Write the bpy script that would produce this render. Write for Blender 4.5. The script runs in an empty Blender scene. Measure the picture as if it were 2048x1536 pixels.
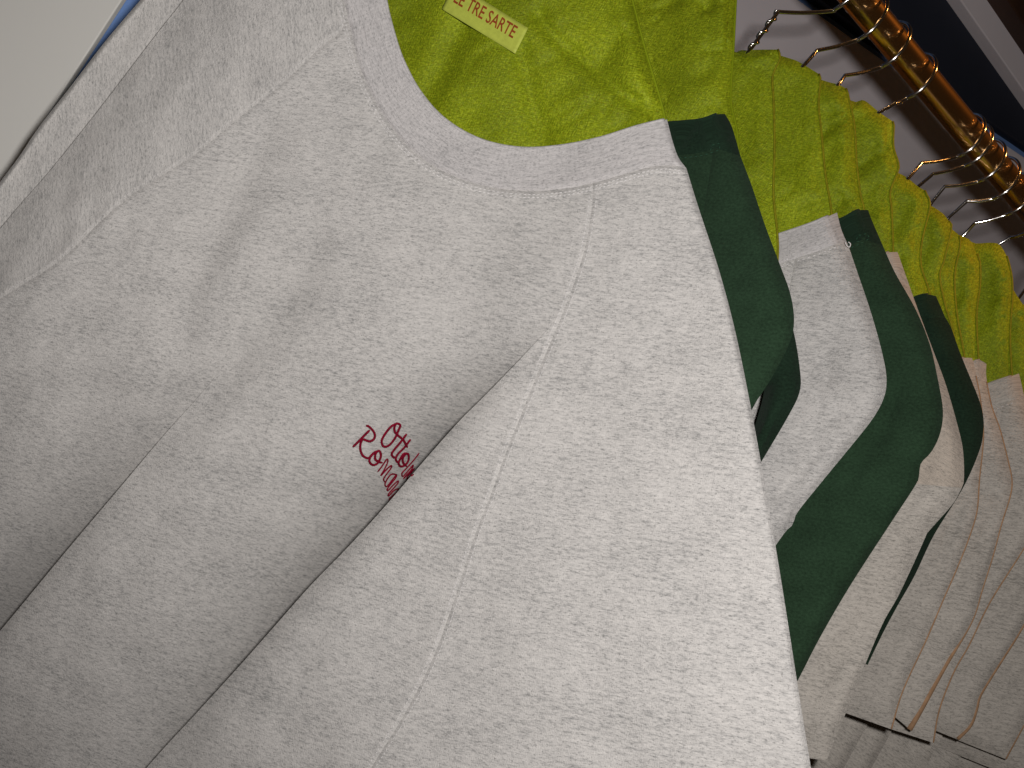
import bpy, math, random
import numpy as np
from mathutils import Matrix, Vector
from mathutils.geometry import delaunay_2d_cdt

# ------------------------------------------------------------------ camera, world, lights
SC = bpy.context.scene
COL = SC.collection
F = 2000.0                       # focal length in photo pixels (2048 wide)
ROLL = math.radians(33.0)
CR, SR = math.cos(ROLL), math.sin(ROLL)
ZC = 1.25
CAM = np.array([0.0, 0.0, ZC])
cd = bpy.data.cameras.new('camera')
cam = bpy.data.objects.new('camera', cd)
COL.objects.link(cam)
cam.matrix_world = Matrix(((CR, -SR, 0, 0), (0, 0, -1, 0), (SR, CR, 0, ZC), (0, 0, 0, 1)))
cd.sensor_width = 36
cd.lens = F / 2048 * 36
cd.clip_start = 0.02
cd.clip_end = 50
SC.camera = cam

W = bpy.data.worlds.new('World')
SC.world = W
W.use_nodes = True
W.node_tree.nodes['Background'].inputs[0].default_value = (1.0, 0.62, 0.33, 1)
W.node_tree.nodes['Background'].inputs[1].default_value = 0.014

def light(name, kind, energy, loc, target, color, **kw):
    d = bpy.data.lights.new(name, kind)
    d.energy = energy
    d.color = color
    for k, v in kw.items():
        setattr(d, k, v)
    o = bpy.data.objects.new(name, d)
    COL.objects.link(o)
    o.location = loc
    o.rotation_euler = (Vector(target) - Vector(loc)).to_track_quat('-Z', 'Y').to_euler()
    return o

# the camera's own flash: right of and above the lens as the camera is held
fo = np.array([CR, 0, SR]) * 0.042 + np.array([-SR, 0, CR]) * 0.030
FLASH = CAM + fo + np.array([0, -0.005, 0])
light('flash', 'SPOT', 13.4, FLASH, (-0.03, 0.60, ZC + 0.085), (1.0, 0.965, 0.95),
      spot_size=math.radians(106), spot_blend=0.72, shadow_soft_size=0.012)
# warm shop spotlight on the ceiling, aimed at the rail
light('shop_spotlight', 'SPOT', 50.0, (0.80, 0.36, ZC + 1.50), (0.24, 0.82, ZC + 0.42), (1.0, 0.42, 0.10), shadow_soft_size=0.10,
      spot_size=math.radians(20), spot_blend=0.7)

SC.view_settings.view_transform = 'Standard'
SC.view_settings.look = 'None'
SC.view_settings.exposure = 0.0
SC.view_settings.gamma = 1.0

# ------------------------------------------------------------------ pixel / plane geometry
def unroll(p):
    p = np.atleast_2d(np.asarray(p, float))
    dx, dy = p[:, 0] - 1024, p[:, 1] - 768
    return np.stack([dx * CR + dy * SR, -dx * SR + dy * CR], 1)

def reroll(q):
    q = np.atleast_2d(q)
    return np.stack([1024 + q[:, 0] * CR - q[:, 1] * SR, 768 + q[:, 0] * SR + q[:, 1] * CR], 1)

def at(p, d):
    """world point of photo pixel p at depth d"""
    q = unroll(p)[0]
    return np.array([d * q[0] / F, d, ZC - d * q[1] / F])

RD = np.array([0.861, 0.508, 0.0])
RD /= np.linalg.norm(RD)
RAIL_Z = ZC + 0.368
RAIL_R = 0.0112
def rail(s):
    return np.array([0.06, 0.72, RAIL_Z]) + s * RD

def rail_s(px):
    """position along the rail of a pixel lying on it"""
    q = unroll(px)[0]
    k = q[0] / F
    return (k * 0.72 - 0.06) / (RD[0] - k * RD[1])

class Plane:
    """vertical plane a garment hangs in; u runs to the garment's right, z up from the rail"""
    def __init__(self, s, a):
        a = math.radians(a)
        self.o = rail(s)
        self.U = np.array([math.cos(a), -math.sin(a), 0])
        self.N = np.array([-math.sin(a), -math.cos(a), 0])
    def uv(self, px):
        q = unroll(px)
        rays = np.stack([q[:, 0] / F, np.ones(len(q)), -q[:, 1] / F], 1)
        t = ((self.o - CAM) @ self.N) / (rays @ self.N)
        P = CAM + rays * t[:, None]
        r = P - self.o
        return np.stack([r @ self.U, r[:, 2]], 1)
    def world(self, uv, h=0.0):
        uv = np.atleast_2d(uv)
        P = self.o + uv[:, :1] * self.U + np.stack([0 * uv[:, 1], 0 * uv[:, 1], uv[:, 1]], 1)
        h = np.broadcast_to(np.asarray(h, float), (len(P),))
        D = CAM - P
        k = h / (D @ self.N)
        along = P + D * k[:, None]
        return along
    def px(self, uv):
        P = self.world(uv) - CAM
        return reroll(np.stack([P[:, 0] / P[:, 1] * F, -P[:, 2] / P[:, 1] * F], 1))

def hashn(ix, iy, seed):
    n = (ix * 374761393 + iy * 668265263 + seed * 144269504) & 0xFFFFFFFF
    n = ((n ^ (n >> 13)) * 1274126177) & 0xFFFFFFFF
    return ((n ^ (n >> 16)) & 0xFFFF) / 32767.5 - 1.0

def vnoise(x, y, seed=0):
    x = np.asarray(x, float); y = np.asarray(y, float)
    ix, iy = np.floor(x).astype(np.int64), np.floor(y).astype(np.int64)
    fx, fy = x - ix, y - iy
    fx = fx * fx * fx * (fx * (fx * 6 - 15) + 10); fy = fy * fy * fy * (fy * (fy * 6 - 15) + 10)
    a, b = hashn(ix, iy, seed), hashn(ix + 1, iy, seed)
    c, d = hashn(ix, iy + 1, seed), hashn(ix + 1, iy + 1, seed)
    return (a + (b - a) * fx) * (1 - fy) + (c + (d - c) * fx) * fy

def sstep(a, b, x):
    t = np.clip((x - a) / (b - a), 0, 1)
    return t * t * (3 - 2 * t)

def resample(pts, step):
    pts = np.asarray(pts, float)
    seg = np.linalg.norm(np.diff(pts, axis=0), axis=1)
    L = np.concatenate([[0], np.cumsum(seg)])
    n = max(2, int(round(L[-1] / step)) + 1)
    t = np.linspace(0, L[-1], n)
    return np.stack([np.interp(t, L, pts[:, k]) for k in range(pts.shape[1])], 1)

def smooth(pts, n=6):
    """Catmull-Rom through the points, ends kept"""
    pts = np.asarray(pts, float)
    if len(pts) < 3:
        return pts
    P = np.vstack([2 * pts[0] - pts[1], pts, 2 * pts[-1] - pts[-2]])
    out = []
    for i in range(1, len(P) - 2):
        p0, p1, p2, p3 = P[i - 1], P[i], P[i + 1], P[i + 2]
        for k in range(n):
            t = k / n
            out.append(0.5 * (2 * p1 + (p2 - p0) * t + (2 * p0 - 5 * p1 + 4 * p2 - p3) * t * t + (3 * p1 - p0 - 3 * p2 + p3) * t ** 3))
    out.append(pts[-1])
    return np.array(out)

def pdist(P, line):
    """distance, signed side and length fraction of points P to a polyline"""
    line = np.asarray(line, float)
    A, B = line[:-1], line[1:]
    D = B - A
    L2 = np.maximum((D ** 2).sum(1), 1e-18)
    cum = np.concatenate([[0], np.cumsum(np.sqrt(L2))])
    dist = np.empty(len(P)); side = np.empty(len(P)); tt = np.empty(len(P))
    for i in range(0, len(P), 4000):
        p = P[i:i + 4000]
        r = p[:, None, :] - A[None]
        t = np.clip((r * D[None]).sum(2) / L2[None], 0, 1)
        q = r - t[..., None] * D[None]
        d2 = (q ** 2).sum(2)
        j = d2.argmin(1)
        k = np.arange(len(p))
        dist[i:i + 4000] = np.sqrt(d2[k, j])
        cr = D[j, 0] * r[k, j, 1] - D[j, 1] * r[k, j, 0]
        side[i:i + 4000] = np.where(cr >= 0, 1.0, -1.0)
        tt[i:i + 4000] = (cum[j] + t[k, j] * np.sqrt(L2[j]))
    return dist, side, tt

def inside(P, poly):
    x, y = P[:, 0], P[:, 1]
    r = np.zeros(len(P), bool)
    a = poly
    b = np.roll(poly, -1, axis=0)
    for (x1, y1), (x2, y2) in zip(a, b):
        if y1 == y2:
            continue
        c = ((y1 > y) != (y2 > y)) & (x < (x2 - x1) * (y - y1) / (y2 - y1) + x1)
        r ^= c
    return r

def fill(poly, step, lines=(), coarse=None):
    """triangulate the inside of a closed 2-D outline with an even spread of points"""
    poly = np.asarray(poly, float)
    poly = poly[np.linalg.norm(poly - np.roll(poly, 1, axis=0), axis=1) > 1e-7]
    a_, b_ = poly - np.roll(poly, 1, axis=0), np.roll(poly, -1, axis=0) - poly
    cs_ = (a_ * b_).sum(1) / np.maximum(np.linalg.norm(a_, axis=1) * np.linalg.norm(b_, axis=1), 1e-12)
    cor = np.where(cs_ < 0.92)[0]                    # keep the corners of the outline
    if len(cor) < 2:
        cor = np.array([0, len(poly) // 2])
    ring = []
    for i0_, i1_ in zip(cor, np.roll(cor, -1)):
        idx = np.arange(i0_, i1_ + 1) if i1_ > i0_ else np.concatenate([np.arange(i0_, len(poly)), np.arange(0, i1_ + 1)])
        ring += list(resample(poly[idx], step * 0.8)[:-1])
    ring = np.array(ring)
    lo, hi = ring.min(0), ring.max(0)
    xs = np.arange(lo[0], hi[0], step); ys = np.arange(lo[1], hi[1], step * 0.866)
    X, Y = np.meshgrid(xs, ys)
    X[1::2] += step * 0.5
    P = np.stack([X.ravel(), Y.ravel()], 1)
    if coarse is not None:
        keep = coarse(P)
        rr, cc = np.divmod(np.arange(len(P)), len(xs))
        P = P[keep | ((rr % 4 == 0) & (cc % 4 == 0))]
    P = P[inside(P, ring)]
    d, _, _ = pdist(P, np.vstack([ring, ring[:1]]))
    P = P[d > step * 0.55]
    verts = [tuple(p) for p in ring]
    n = len(verts)
    edges = [(i, (i + 1) % n) for i in range(n)]
    for ln in lines:
        if np.linalg.norm(np.diff(ln, axis=0), axis=1).max() > step * 1.2:
            ln = resample(ln, step * 0.8)
        ok = inside(ln, ring)
        dl, _, _ = pdist(ln, np.vstack([ring, ring[:1]]))
        ok &= dl > step * 0.35
        d, _, _ = pdist(P, ln)
        P = P[d > step * 0.5]
        last = None
        for p, k in zip(ln, ok):
            if k:
                verts.append(tuple(p))
                if last is not None:
                    edges.append((last, len(verts) - 1))
                last = len(verts) - 1
            else:
                last = None
    verts += [tuple(p) for p in P]
    # recentre and scale so the triangulator's tolerance suits millimetre steps
    c = np.array(verts).mean(0)
    vs = [Vector(((a - c[0]) * 100, (b - c[1]) * 100)) for a, b in verts]
    v, e, f, *_ = delaunay_2d_cdt(vs, edges, [list(range(n))], 1, 1e-5)
    v = np.array([(a.x / 100 + c[0], a.y / 100 + c[1]) for a in v])
    return v, [tuple(t) for t in f]

# ------------------------------------------------------------------ object helpers
def mesh_obj(name, verts, faces, mat, parent=None, uv=None, smooth_=True):
    me = bpy.data.meshes.new(name)
    me.from_pydata([tuple(map(float, v)) for v in verts], [], [tuple(map(int, f)) for f in faces])
    if uv is not None:
        l = me.uv_layers.new(name='UVMap')
        idx = np.empty(len(me.loops), np.int32)
        me.loops.foreach_get('vertex_index', idx)
        l.data.foreach_set('uv', np.asarray(uv, np.float32)[idx].ravel())
    if smooth_:
        me.polygons.foreach_set('use_smooth', np.ones(len(me.polygons), bool))
    me.materials.append(mat)
    me.update()
    o = bpy.data.objects.new(name, me)
    COL.objects.link(o)
    if parent is not None:
        o.parent = parent
        o.matrix_parent_inverse = parent.matrix_world.inverted()
    return o

def thing(name, label, cat, loc, group=None):
    o = bpy.data.objects.new(name, None)
    COL.objects.link(o)
    o.empty_display_size = 0.02
    o.matrix_world = Matrix.Translation(Vector(loc))
    o['label'] = label
    o['category'] = cat
    if group:
        o['group'] = group
    return o

def tag(o, label, cat, group=None, kind=None):
    o['label'] = label
    o['category'] = cat
    if group:
        o['group'] = group
    if kind:
        o['kind'] = kind
    return o

def tube(path, r, n=8, closed_ends=True):
    P = np.asarray(path, float)
    T = np.gradient(P, axis=0)
    T /= np.maximum(np.linalg.norm(T, axis=1), 1e-12)[:, None]
    ref = np.array([0.3, -0.8, 0.52])
    A = np.cross(T, ref); A /= np.maximum(np.linalg.norm(A, axis=1), 1e-9)[:, None]
    for i in range(1, len(P)):                      # parallel transport
        a = A[i - 1] - T[i] * (A[i - 1] @ T[i])
        A[i] = a / max(np.linalg.norm(a), 1e-9)
    B = np.cross(T, A)
    r = np.broadcast_to(np.asarray(r, float), (len(P),))
    V, Fc = [], []
    for i in range(len(P)):
        for k in range(n):
            t = 2 * math.pi * k / n
            V.append(P[i] + r[i] * (math.cos(t) * A[i] + math.sin(t) * B[i]))
    for i in range(len(P) - 1):
        for k in range(n):
            k2 = (k + 1) % n
            Fc.append((i * n + k, i * n + k2, (i + 1) * n + k2, (i + 1) * n + k))
    if closed_ends:
        Fc.append(tuple(range(n))[::-1]); Fc.append(tuple((len(P) - 1) * n + k for k in range(n)))
    return V, Fc

def join(parts):
    V, Fc = [], []
    for v, f in parts:
        b = len(V)
        V += list(v); Fc += [tuple(i + b for i in t) for t in f]
    return V, Fc

# ------------------------------------------------------------------ materials
def nodes(name):
    m = bpy.data.materials.new(name)
    m.use_nodes = True
    nt = m.node_tree
    return m, nt, nt.nodes['Principled BSDF']

def nn(nt, kind, **kw):
    n = nt.nodes.new(kind)
    for k, v in kw.items():
        if isinstance(k, str) and hasattr(n, k):
            setattr(n, k, v)
        else:
            n.inputs[k.replace('_', ' ')].default_value = v
    return n

def uvnoise(nt, sx, sy, detail=2.0, rough=0.5, src='UV', off=0.0):
    tc = nt.nodes.new('ShaderNodeTexCoord')
    mp = nt.nodes.new('ShaderNodeMapping')
    mp.inputs['Scale'].default_value = (sx, sy, sx)
    mp.inputs['Location'].default_value = (off, off * 1.7, 0)
    nt.links.new(tc.outputs[src], mp.inputs['Vector'])
    n = nt.nodes.new('ShaderNodeTexNoise')
    n.inputs['Scale'].default_value = 1.0
    n.inputs['Detail'].default_value = detail
    n.inputs['Roughness'].default_value = rough
    nt.links.new(mp.outputs[0], n.inputs['Vector'])
    return n.outputs['Fac']

def math_(nt, op, a, b):
    n = nt.nodes.new('ShaderNodeMath'); n.operation = op
    for i, x in enumerate((a, b)):
        if isinstance(x, (int, float)):
            n.inputs[i].default_value = x
        else:
            nt.links.new(x, n.inputs[i])
    return n.outputs[0]

def ramp(nt, fac, stops):
    r = nt.nodes.new('ShaderNodeValToRGB')
    els = r.color_ramp.elements
    while len(els) < len(stops):
        els.new(0.5)
    for e, (p, c) in zip(els, stops):
        e.position = p; e.color = (*c, 1)
    nt.links.new(fac, r.inputs[0])
    return r.outputs[0]

def mixc(nt, fac, a, b, mode='MIX'):
    m = nt.nodes.new('ShaderNodeMix'); m.data_type = 'RGBA'; m.blend_type = mode
    for sock, x in ((m.inputs[0], fac), (m.inputs[6], a), (m.inputs[7], b)):
        if isinstance(x, (int, float)):
            sock.default_value = x
        elif isinstance(x, tuple):
            sock.default_value = (*x, 1)
        else:
            nt.links.new(x, sock)
    return m.outputs[2]

def bump(nt, bsdf, h, strength, dist):
    b = nt.nodes.new('ShaderNodeBump')
    b.inputs['Strength'].default_value = strength
    b.inputs['Distance'].default_value = dist
    nt.links.new(h, b.inputs['Height'])
    nt.links.new(b.outputs[0], bsdf.inputs['Normal'])

def heather(name, light_, dark, rib=False, off=0.0):
    m, nt, b = nodes(name)
    n1 = uvnoise(nt, 135, 540, 3.0, 0.62, off=off)
    n2 = uvnoise(nt, 420, 1300, 2.0, 0.6, off=off + 3)
    n3 = uvnoise(nt, 16, 46, 2.0, 0.5, off=off + 7)
    v = math_(nt, 'ADD', math_(nt, 'MULTIPLY', n1, 0.45), math_(nt, 'ADD', math_(nt, 'MULTIPLY', n2, 0.40), math_(nt, 'MULTIPLY', n3, 0.15)))
    c = ramp(nt, v, [(0.36, dark), (0.49, tuple(0.35 * d + 0.65 * l for d, l in zip(dark, light_))), (0.62, light_)])
    fl = uvnoise(nt, 480, 1100, 1.0, 0.5, off=off + 11)
    fm = ramp(nt, fl, [(0.61, (0, 0, 0)), (0.70, (1, 1, 1))])
    c = mixc(nt, math_(nt, 'MULTIPLY', fm, 0.55), c, tuple(0.6 * d for d in dark))
    nt.links.new(c, b.inputs['Base Color'])
    b.inputs['Roughness'].default_value = 0.95
    b.inputs['Specular IOR Level'].default_value = 0.12
    b.inputs['Sheen Weight'].default_value = 0.15
    b.inputs['Sheen Roughness'].default_value = 0.5
    k = uvnoise(nt, 1500, 700, 1.0, 0.5, off=off)
    if rib:
        tc = nt.nodes.new('ShaderNodeTexCoord')
        w = nt.nodes.new('ShaderNodeTexWave'); w.bands_direction = 'X'
        mp = nt.nodes.new('ShaderNodeMapping'); mp.inputs['Scale'].default_value = (1, 1, 1)
        nt.links.new(tc.outputs['UV'], mp.inputs[0]); nt.links.new(mp.outputs[0], w.inputs['Vector'])
        w.inputs['Scale'].default_value = 2 * math.pi / 20 / 0.0016 * 0.5
        w.inputs['Distortion'].default_value = 0.6
        k = math_(nt, 'ADD', math_(nt, 'MULTIPLY', k, 0.7), math_(nt, 'MULTIPLY', w.outputs['Fac'], 0.30))
    bump(nt, b, k, 0.55, 0.0007)
    return m

def plain_knit(name, col, vary=0.35, off=0.0):
    m, nt, b = nodes(name)
    n1 = uvnoise(nt, 500, 700, 2.0, 0.6, off=off)
    n2 = uvnoise(nt, 30, 60, 2.0, 0.5, off=off + 5)
    v = math_(nt, 'ADD', math_(nt, 'MULTIPLY', n1, 0.7), math_(nt, 'MULTIPLY', n2, 0.3))
    c = ramp(nt, v, [(0.32, tuple(x * (1 - vary) for x in col)), (0.68, tuple(x * (1 + vary) for x in col))])
    nt.links.new(c, b.inputs['Base Color'])
    b.inputs['Roughness'].default_value = 0.95
    b.inputs['Specular IOR Level'].default_value = 0.1
    b.inputs['Sheen Weight'].default_value = 0.05
    bump(nt, b, uvnoise(nt, 1100, 800, 1.0, 0.5, off=off), 0.5, 0.0007)
    return m

def lime_cloth(name):
    m, nt, b = nodes(name)
    n1 = uvnoise(nt, 980, 300, 2.0, 0.65)
    n2 = uvnoise(nt, 300, 980, 2.0, 0.65, off=9)
    n3 = uvnoise(nt, 22, 22, 3.0, 0.55, off=4)
    v = math_(nt, 'ADD', math_(nt, 'MULTIPLY', math_(nt, 'ADD', n1, n2), 0.38), math_(nt, 'MULTIPLY', n3, 0.24))
    c = ramp(nt, v, [(0.33, (0.105, 0.138, 0.003)), (0.5, (0.225, 0.288, 0.006)), (0.66, (0.44, 0.52, 0.017))])
    fl = uvnoise(nt, 700, 700, 1.0, 0.5, off=21)
    c = mixc(nt, math_(nt, 'MULTIPLY', ramp(nt, fl, [(0.55, (0, 0, 0)), (0.7, (1, 1, 1))]), 0.30), c, (0.24, 0.16, 0.003))
    nt.links.new(c, b.inputs['Base Color'])
    b.inputs['Roughness'].default_value = 0.6
    b.inputs['Specular IOR Level'].default_value = 0.22
    w1 = uvnoise(nt, 1300, 300, 1.0, 0.5); w2 = uvnoise(nt, 300, 1300, 1.0, 0.5, off=2)
    bump(nt, b, math_(nt, 'ADD', w1, w2), 0.8, 0.0007)
    return m

def flat(name, col, rough=0.6, metal=0.0, vary=0.06, scale=6.0, spec=0.3, bmp=0.0):
    m, nt, b = nodes(name)
    n = uvnoise(nt, scale, scale, 4.0, 0.6, src='Object')
    c = ramp(nt, n, [(0.3, tuple(x * (1 - vary) for x in col)), (0.7, tuple(min(1, x * (1 + vary)) for x in col))])
    nt.links.new(c, b.inputs['Base Color'])
    b.inputs['Roughness'].default_value = rough
    b.inputs['Metallic'].default_value = metal
    b.inputs['Specular IOR Level'].default_value = spec
    if bmp:
        bump(nt, b, uvnoise(nt, scale * 40, scale * 40, 2.0, 0.5, src='Object'), bmp, 0.001)
    return m

M_GREY = heather('grey_melange', (0.605, 0.585, 0.557), (0.275, 0.272, 0.264))
M_GREYRIB = heather('grey_rib', (0.585, 0.562, 0.55), (0.31, 0.304, 0.30), rib=True, off=2.0)
M_GREY2 = heather('grey_melange_dimmed', (0.54, 0.50, 0.445), (0.25, 0.235, 0.21), off=5.0)  # flash falloff and warm room light put into the far greys' colour
M_LAMPLIT = heather('lamplit_melange', (0.53, 0.46, 0.385), (0.31, 0.275, 0.235), off=8.0)  # grey cloth with warm lamp light put into its colour
M_RIM_LIGHT = flat('orange_rim_light', (0.36, 0.215, 0.12), 0.9, vary=0.2, scale=200)  # colour of the lamp-lit sleeve rims, painted rather than lit
M_GREEN = plain_knit('bottle_green_knit', (0.0200, 0.0435, 0.0225))
M_GREENRIB = plain_knit('bottle_green_rib', (0.0125, 0.029, 0.0165), off=3.0)
M_GREEN2 = plain_knit('deep_green_knit', (0.0115, 0.0265, 0.0150), off=6.0)
M_LIME = lime_cloth('lime_cloth')
M_PIPE = flat('lime_piping', (0.22, 0.215, 0.006), 0.6, vary=0.25, scale=300)
M_LABEL = flat('label_ribbon', (0.50, 0.56, 0.085), 0.5, vary=0.10, scale=350)
M_PRINT = flat('label_print', (0.30, 0.055, 0.012), 0.7, vary=0.15, scale=400)
M_RED = flat('red_thread', (0.21, 0.003, 0.020), 0.6, spec=0.1, vary=0.45, scale=900, bmp=0.4)
M_THREAD = flat('grey_thread', (0.72, 0.70, 0.69), 0.7, vary=0.1, scale=500)
M_DTHREAD = flat('green_thread', (0.022, 0.075, 0.042), 0.7, vary=0.1, scale=500)
M_STEEL = flat('bright_wire', (0.78, 0.75, 0.70), 0.16, metal=1.0, vary=0.05)
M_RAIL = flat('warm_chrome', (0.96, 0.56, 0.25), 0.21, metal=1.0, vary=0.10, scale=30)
M_BLUE = flat('blue_paint', (0.20, 0.34, 0.66), 0.7, vary=0.05)
M_NAVY = flat('navy_paint', (0.022, 0.026, 0.040), 0.6, vary=0.15)
M_LILAC = flat('lilac_white_paint', (0.90, 0.83, 0.85), 0.75, vary=0.05)
M_WHITE = flat('cream_white_paint', (0.80, 0.79, 0.74), 0.5, vary=0.02, scale=3)
M_BROWN = flat('dark_brown_wood', (0.06, 0.028, 0.016), 0.55, vary=0.3, scale=12)

# ------------------------------------------------------------------ setting behind the clothes
WN = np.array([RD[1], -RD[0], 0.0])                # from the wall towards the rail
WO = np.array([0.217, 1.30, 0.0])
def wallpt(px, off):
    q = unroll(px)[0]
    ray = np.array([q[0] / F, 1.0, -q[1] / F])
    o = WO + WN * off
    t = ((o - CAM) @ WN) / (ray @ WN)
    return CAM + ray * t

def slab(name, pxs, off, thick, mat, bevel=0.0015):
    front = [wallpt(p, off + thick) for p in pxs]
    back = [p - WN * thick for p in front]
    n = len(front)
    faces = [tuple(range(n)), tuple(range(2 * n - 1, n - 1, -1))]
    faces += [(i, n + i, n + (i + 1) % n, (i + 1) % n) for i in range(n)]
    o = mesh_obj(name, front + back, faces, mat, smooth_=False)
    if bevel:
        b = o.modifiers.new('bevel', 'BEVEL'); b.width = bevel; b.segments = 2
    return o

def box(name, lo, hi, mat, bevel=0.003):
    v = [(x, y, z) for x in (lo[0], hi[0]) for y in (lo[1], hi[1]) for z in (lo[2], hi[2])]
    f = [(0, 1, 3, 2), (4, 6, 7, 5), (0, 4, 5, 1), (2, 3, 7, 6), (0, 2, 6, 4), (1, 5, 7, 3)]
    o = mesh_obj(name, v, f, mat, smooth_=False)
    b = o.modifiers.new('bevel', 'BEVEL'); b.width = bevel; b.segments = 3
    return o

a0, a1 = WO - RD * 1.6, WO + RD * 2.4
wv = [(a0[0], a0[1], 0), (a1[0], a1[1], 0), (a1[0], a1[1], 2.9), (a0[0], a0[1], 2.9)]
wv += [tuple(np.array(p) - WN * 0.08) for p in wv]
wall = mesh_obj('wall', wv, [(0, 1, 2, 3), (7, 6, 5, 4), (0, 4, 5, 1), (2, 6, 7, 3), (1, 5, 6, 2), (0, 3, 7, 4)], M_BLUE, smooth_=False)
tag(wall, 'light blue painted wall behind the clothes rail', 'wall', kind='structure')

o = slab('wall_panel', [(1100, -394), (1500, -70), (1730, 95), (1953, 250), (2048, 314), (2420, 590), (2300, 1500), (1300, 1500), (700, 700)], 0.0, 0.012, M_LILAC)
tag(o, 'pale lilac white panel on the wall under the rail', 'panel', kind='structure')
o = slab('navy_board', [(1560, -520), (1921, 0), (2048, 182), (2193, 390), (2048, 288), (1953, 224), (1730, 66), (1500, -105), (1300, -260)], 0.0, 0.024, M_NAVY)
tag(o, 'dark navy board on the wall right of the rail', 'board')
o = slab('shelf_plank', [(1560, -520), (1654, -520), (2016, 0), (2049, 50), (2300, 430), (2300, 545), (2048, 182), (1921, 0)], 0.0, 0.045, M_LILAC)
tag(o, 'pale plank running above the dark navy board', 'plank')
o = slab('wooden_beam', [(1654, -520), (1960, -520), (2300, 0), (2300, 430), (2049, 50), (2016, 0)], 0.0, 0.075, M_BROWN)
tag(o, 'dark brown wooden beam in the top right corner', 'beam')

X_EDGE = -1073 / F * 0.690
o = box('white_partition', (X_EDGE - 0.75, 0.690, 0.0), (X_EDGE, 0.696, 2.6), M_WHITE, 0.001)
tag(o, 'cream white partition standing left of the front sweatshirt', 'partition', kind='structure')

o = box('blue_board', (X_EDGE - 0.20, 0.702, 0.0), (X_EDGE + 0.10, 0.710, 2.5), M_BLUE, 0.001)
tag(o, 'light blue board showing as a thin strip beside the cream partition', 'board')

# ------------------------------------------------------------------ clothes rail
root = thing('clothes_rail', 'shiny metal clothes rail catching orange light, hooks hung over it', 'clothes rail', rail(-0.7))
v, f = tube([rail(s) for s in np.linspace(-0.7, 1.3, 60)], RAIL_R, 40)
mesh_obj('rail_tube', v, f, M_RAIL, root)
for s in (-0.7, 1.3):
    v, f = tube([rail(s), rail(s) - np.array([0, 0, RAIL_Z - 0.02])], 0.014, 24)
    mesh_obj('upright', v, f, M_RAIL, root)
    v, f = tube([rail(s) - np.array([0, 0, RAIL_Z - 0.02]), rail(s) - np.array([0, 0, RAIL_Z])], 0.16, 32)
    mesh_obj('foot', v, f, M_RAIL, root)

# ------------------------------------------------------------------ garment shells
def rnd(d, r):
    q = np.clip(d / r, 0, 1)
    return np.sin(q * math.pi / 2)

def shell(name, pl, poly, closed, front, back, step, mat, parent, uvf, lines=(), coarse=None, mid=None, r=0.02, with_back=True, slits=()):
    """one cloth part: front and back sheets over an outline, meeting along its closed edges.
    poly (u,z) outline; closed: polylines where the two sheets meet; front/back(uv)->offset"""
    lines = list(lines) + [offset_line(resample(c, step), sg * w * r) for c in closed if len(c) > 1 for w in ((0.10, 0.38, 0.72, 1.08) if r < 0.008 else (0.08, 0.25, 0.52, 1.0)) for sg in (1, -1)]
    v2, tri = fill(poly, step, lines, coarse)
    tri = np.array(tri)
    tb_copy = tri.copy()
    ev = v2.copy()                                   # where the height of each vertex is read
    vb, tb0 = v2, tri                                # the back sheet has no folds
    walls = []
    for ln in slits:                                 # an overlapping fold: the two lips part along the line
        d, sd, t = pdist(v2, ln)
        on = np.where((d < 2e-6) & (t > 1e-5))[0]
        on = on[np.argsort(t[on])]
        new = {i: len(v2) + k for k, i in enumerate(on)}
        cen = v2[tri].mean(1)
        _, cs, _ = pdist(cen, ln)
        isl = cs < 0                                 # uv space has z up: the left lip is where side < 0
        for fi in np.where(isl)[0]:
            tri[fi] = [new.get(int(i), int(i)) for i in tri[fi]]
        T_ = np.gradient(v2[on], axis=0); T_ /= np.linalg.norm(T_, axis=1)[:, None]
        nrm_ = np.stack([-T_[:, 1], T_[:, 0]], 1) * 1.5e-4
        ev = np.vstack([ev, v2[on] - nrm_]); ev[on] = v2[on] + nrm_
        v2 = np.vstack([v2, v2[on]])
        walls.append((on, np.array([new[int(i)] for i in on])))
    e = np.ones(len(v2))
    for c in closed:
        d, _, _ = pdist(v2, c)
        e = np.minimum(e, rnd(d, r))
    m = mid(v2) if mid else 0.0
    hf = front(ev) * e
    V = pl.world(v2, 0.0)
    def place(h):
        return pl.world(v2, h)
    Vf = place(m + hf)
    # orient the faces towards the garment's front
    def orient(tris, V, want):
        t = np.array(tris)                               # read in the flat cloth, where no face is folded
        p0, p1, p2 = v2[t[:, 0]], v2[t[:, 1]], v2[t[:, 2]]
        area = (p1[:, 0] - p0[:, 0]) * (p2[:, 1] - p0[:, 1]) - (p1[:, 1] - p0[:, 1]) * (p2[:, 0] - p0[:, 0])
        t = t[np.abs(area) > 1e-11]; area = area[np.abs(area) > 1e-11]
        flip = area * want < 0
        t[flip] = t[flip][:, ::-1]
        return t
    tf = orient(tri, Vf, 1)
    verts, faces, uv = Vf, tf, uvf(v2)
    if with_back:
        n_ = len(vb)
        Vb = place((m if np.isscalar(m) else m)  - back(v2) * e - 1e-5)[:n_]
        tb = orient(tb0 if not walls else np.array(tb_copy), Vb, -1) + len(Vf)
        verts = np.vstack([Vf, Vb]); faces = np.vstack([tf, tb]); uv = np.vstack([uv, uv[:n_] + 0.37])
    for a_, b_ in walls:                              # the turned-under cloth between the lips
        base = len(verts)
        verts = np.vstack([verts, Vf[a_], Vf[b_]])
        uv = np.vstack([uv, uv[a_], uv[b_] + 0.004])
        n2 = len(a_)
        q = []
        for i in range(n2 - 1):
            q += [(base + i, base + i + 1, base + n2 + i + 1), (base + i, base + n2 + i + 1, base + n2 + i)]
        faces = np.vstack([faces, np.array(q)])
    o = mesh_obj(name, verts, faces, mat, parent, uv)
    return o

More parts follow.
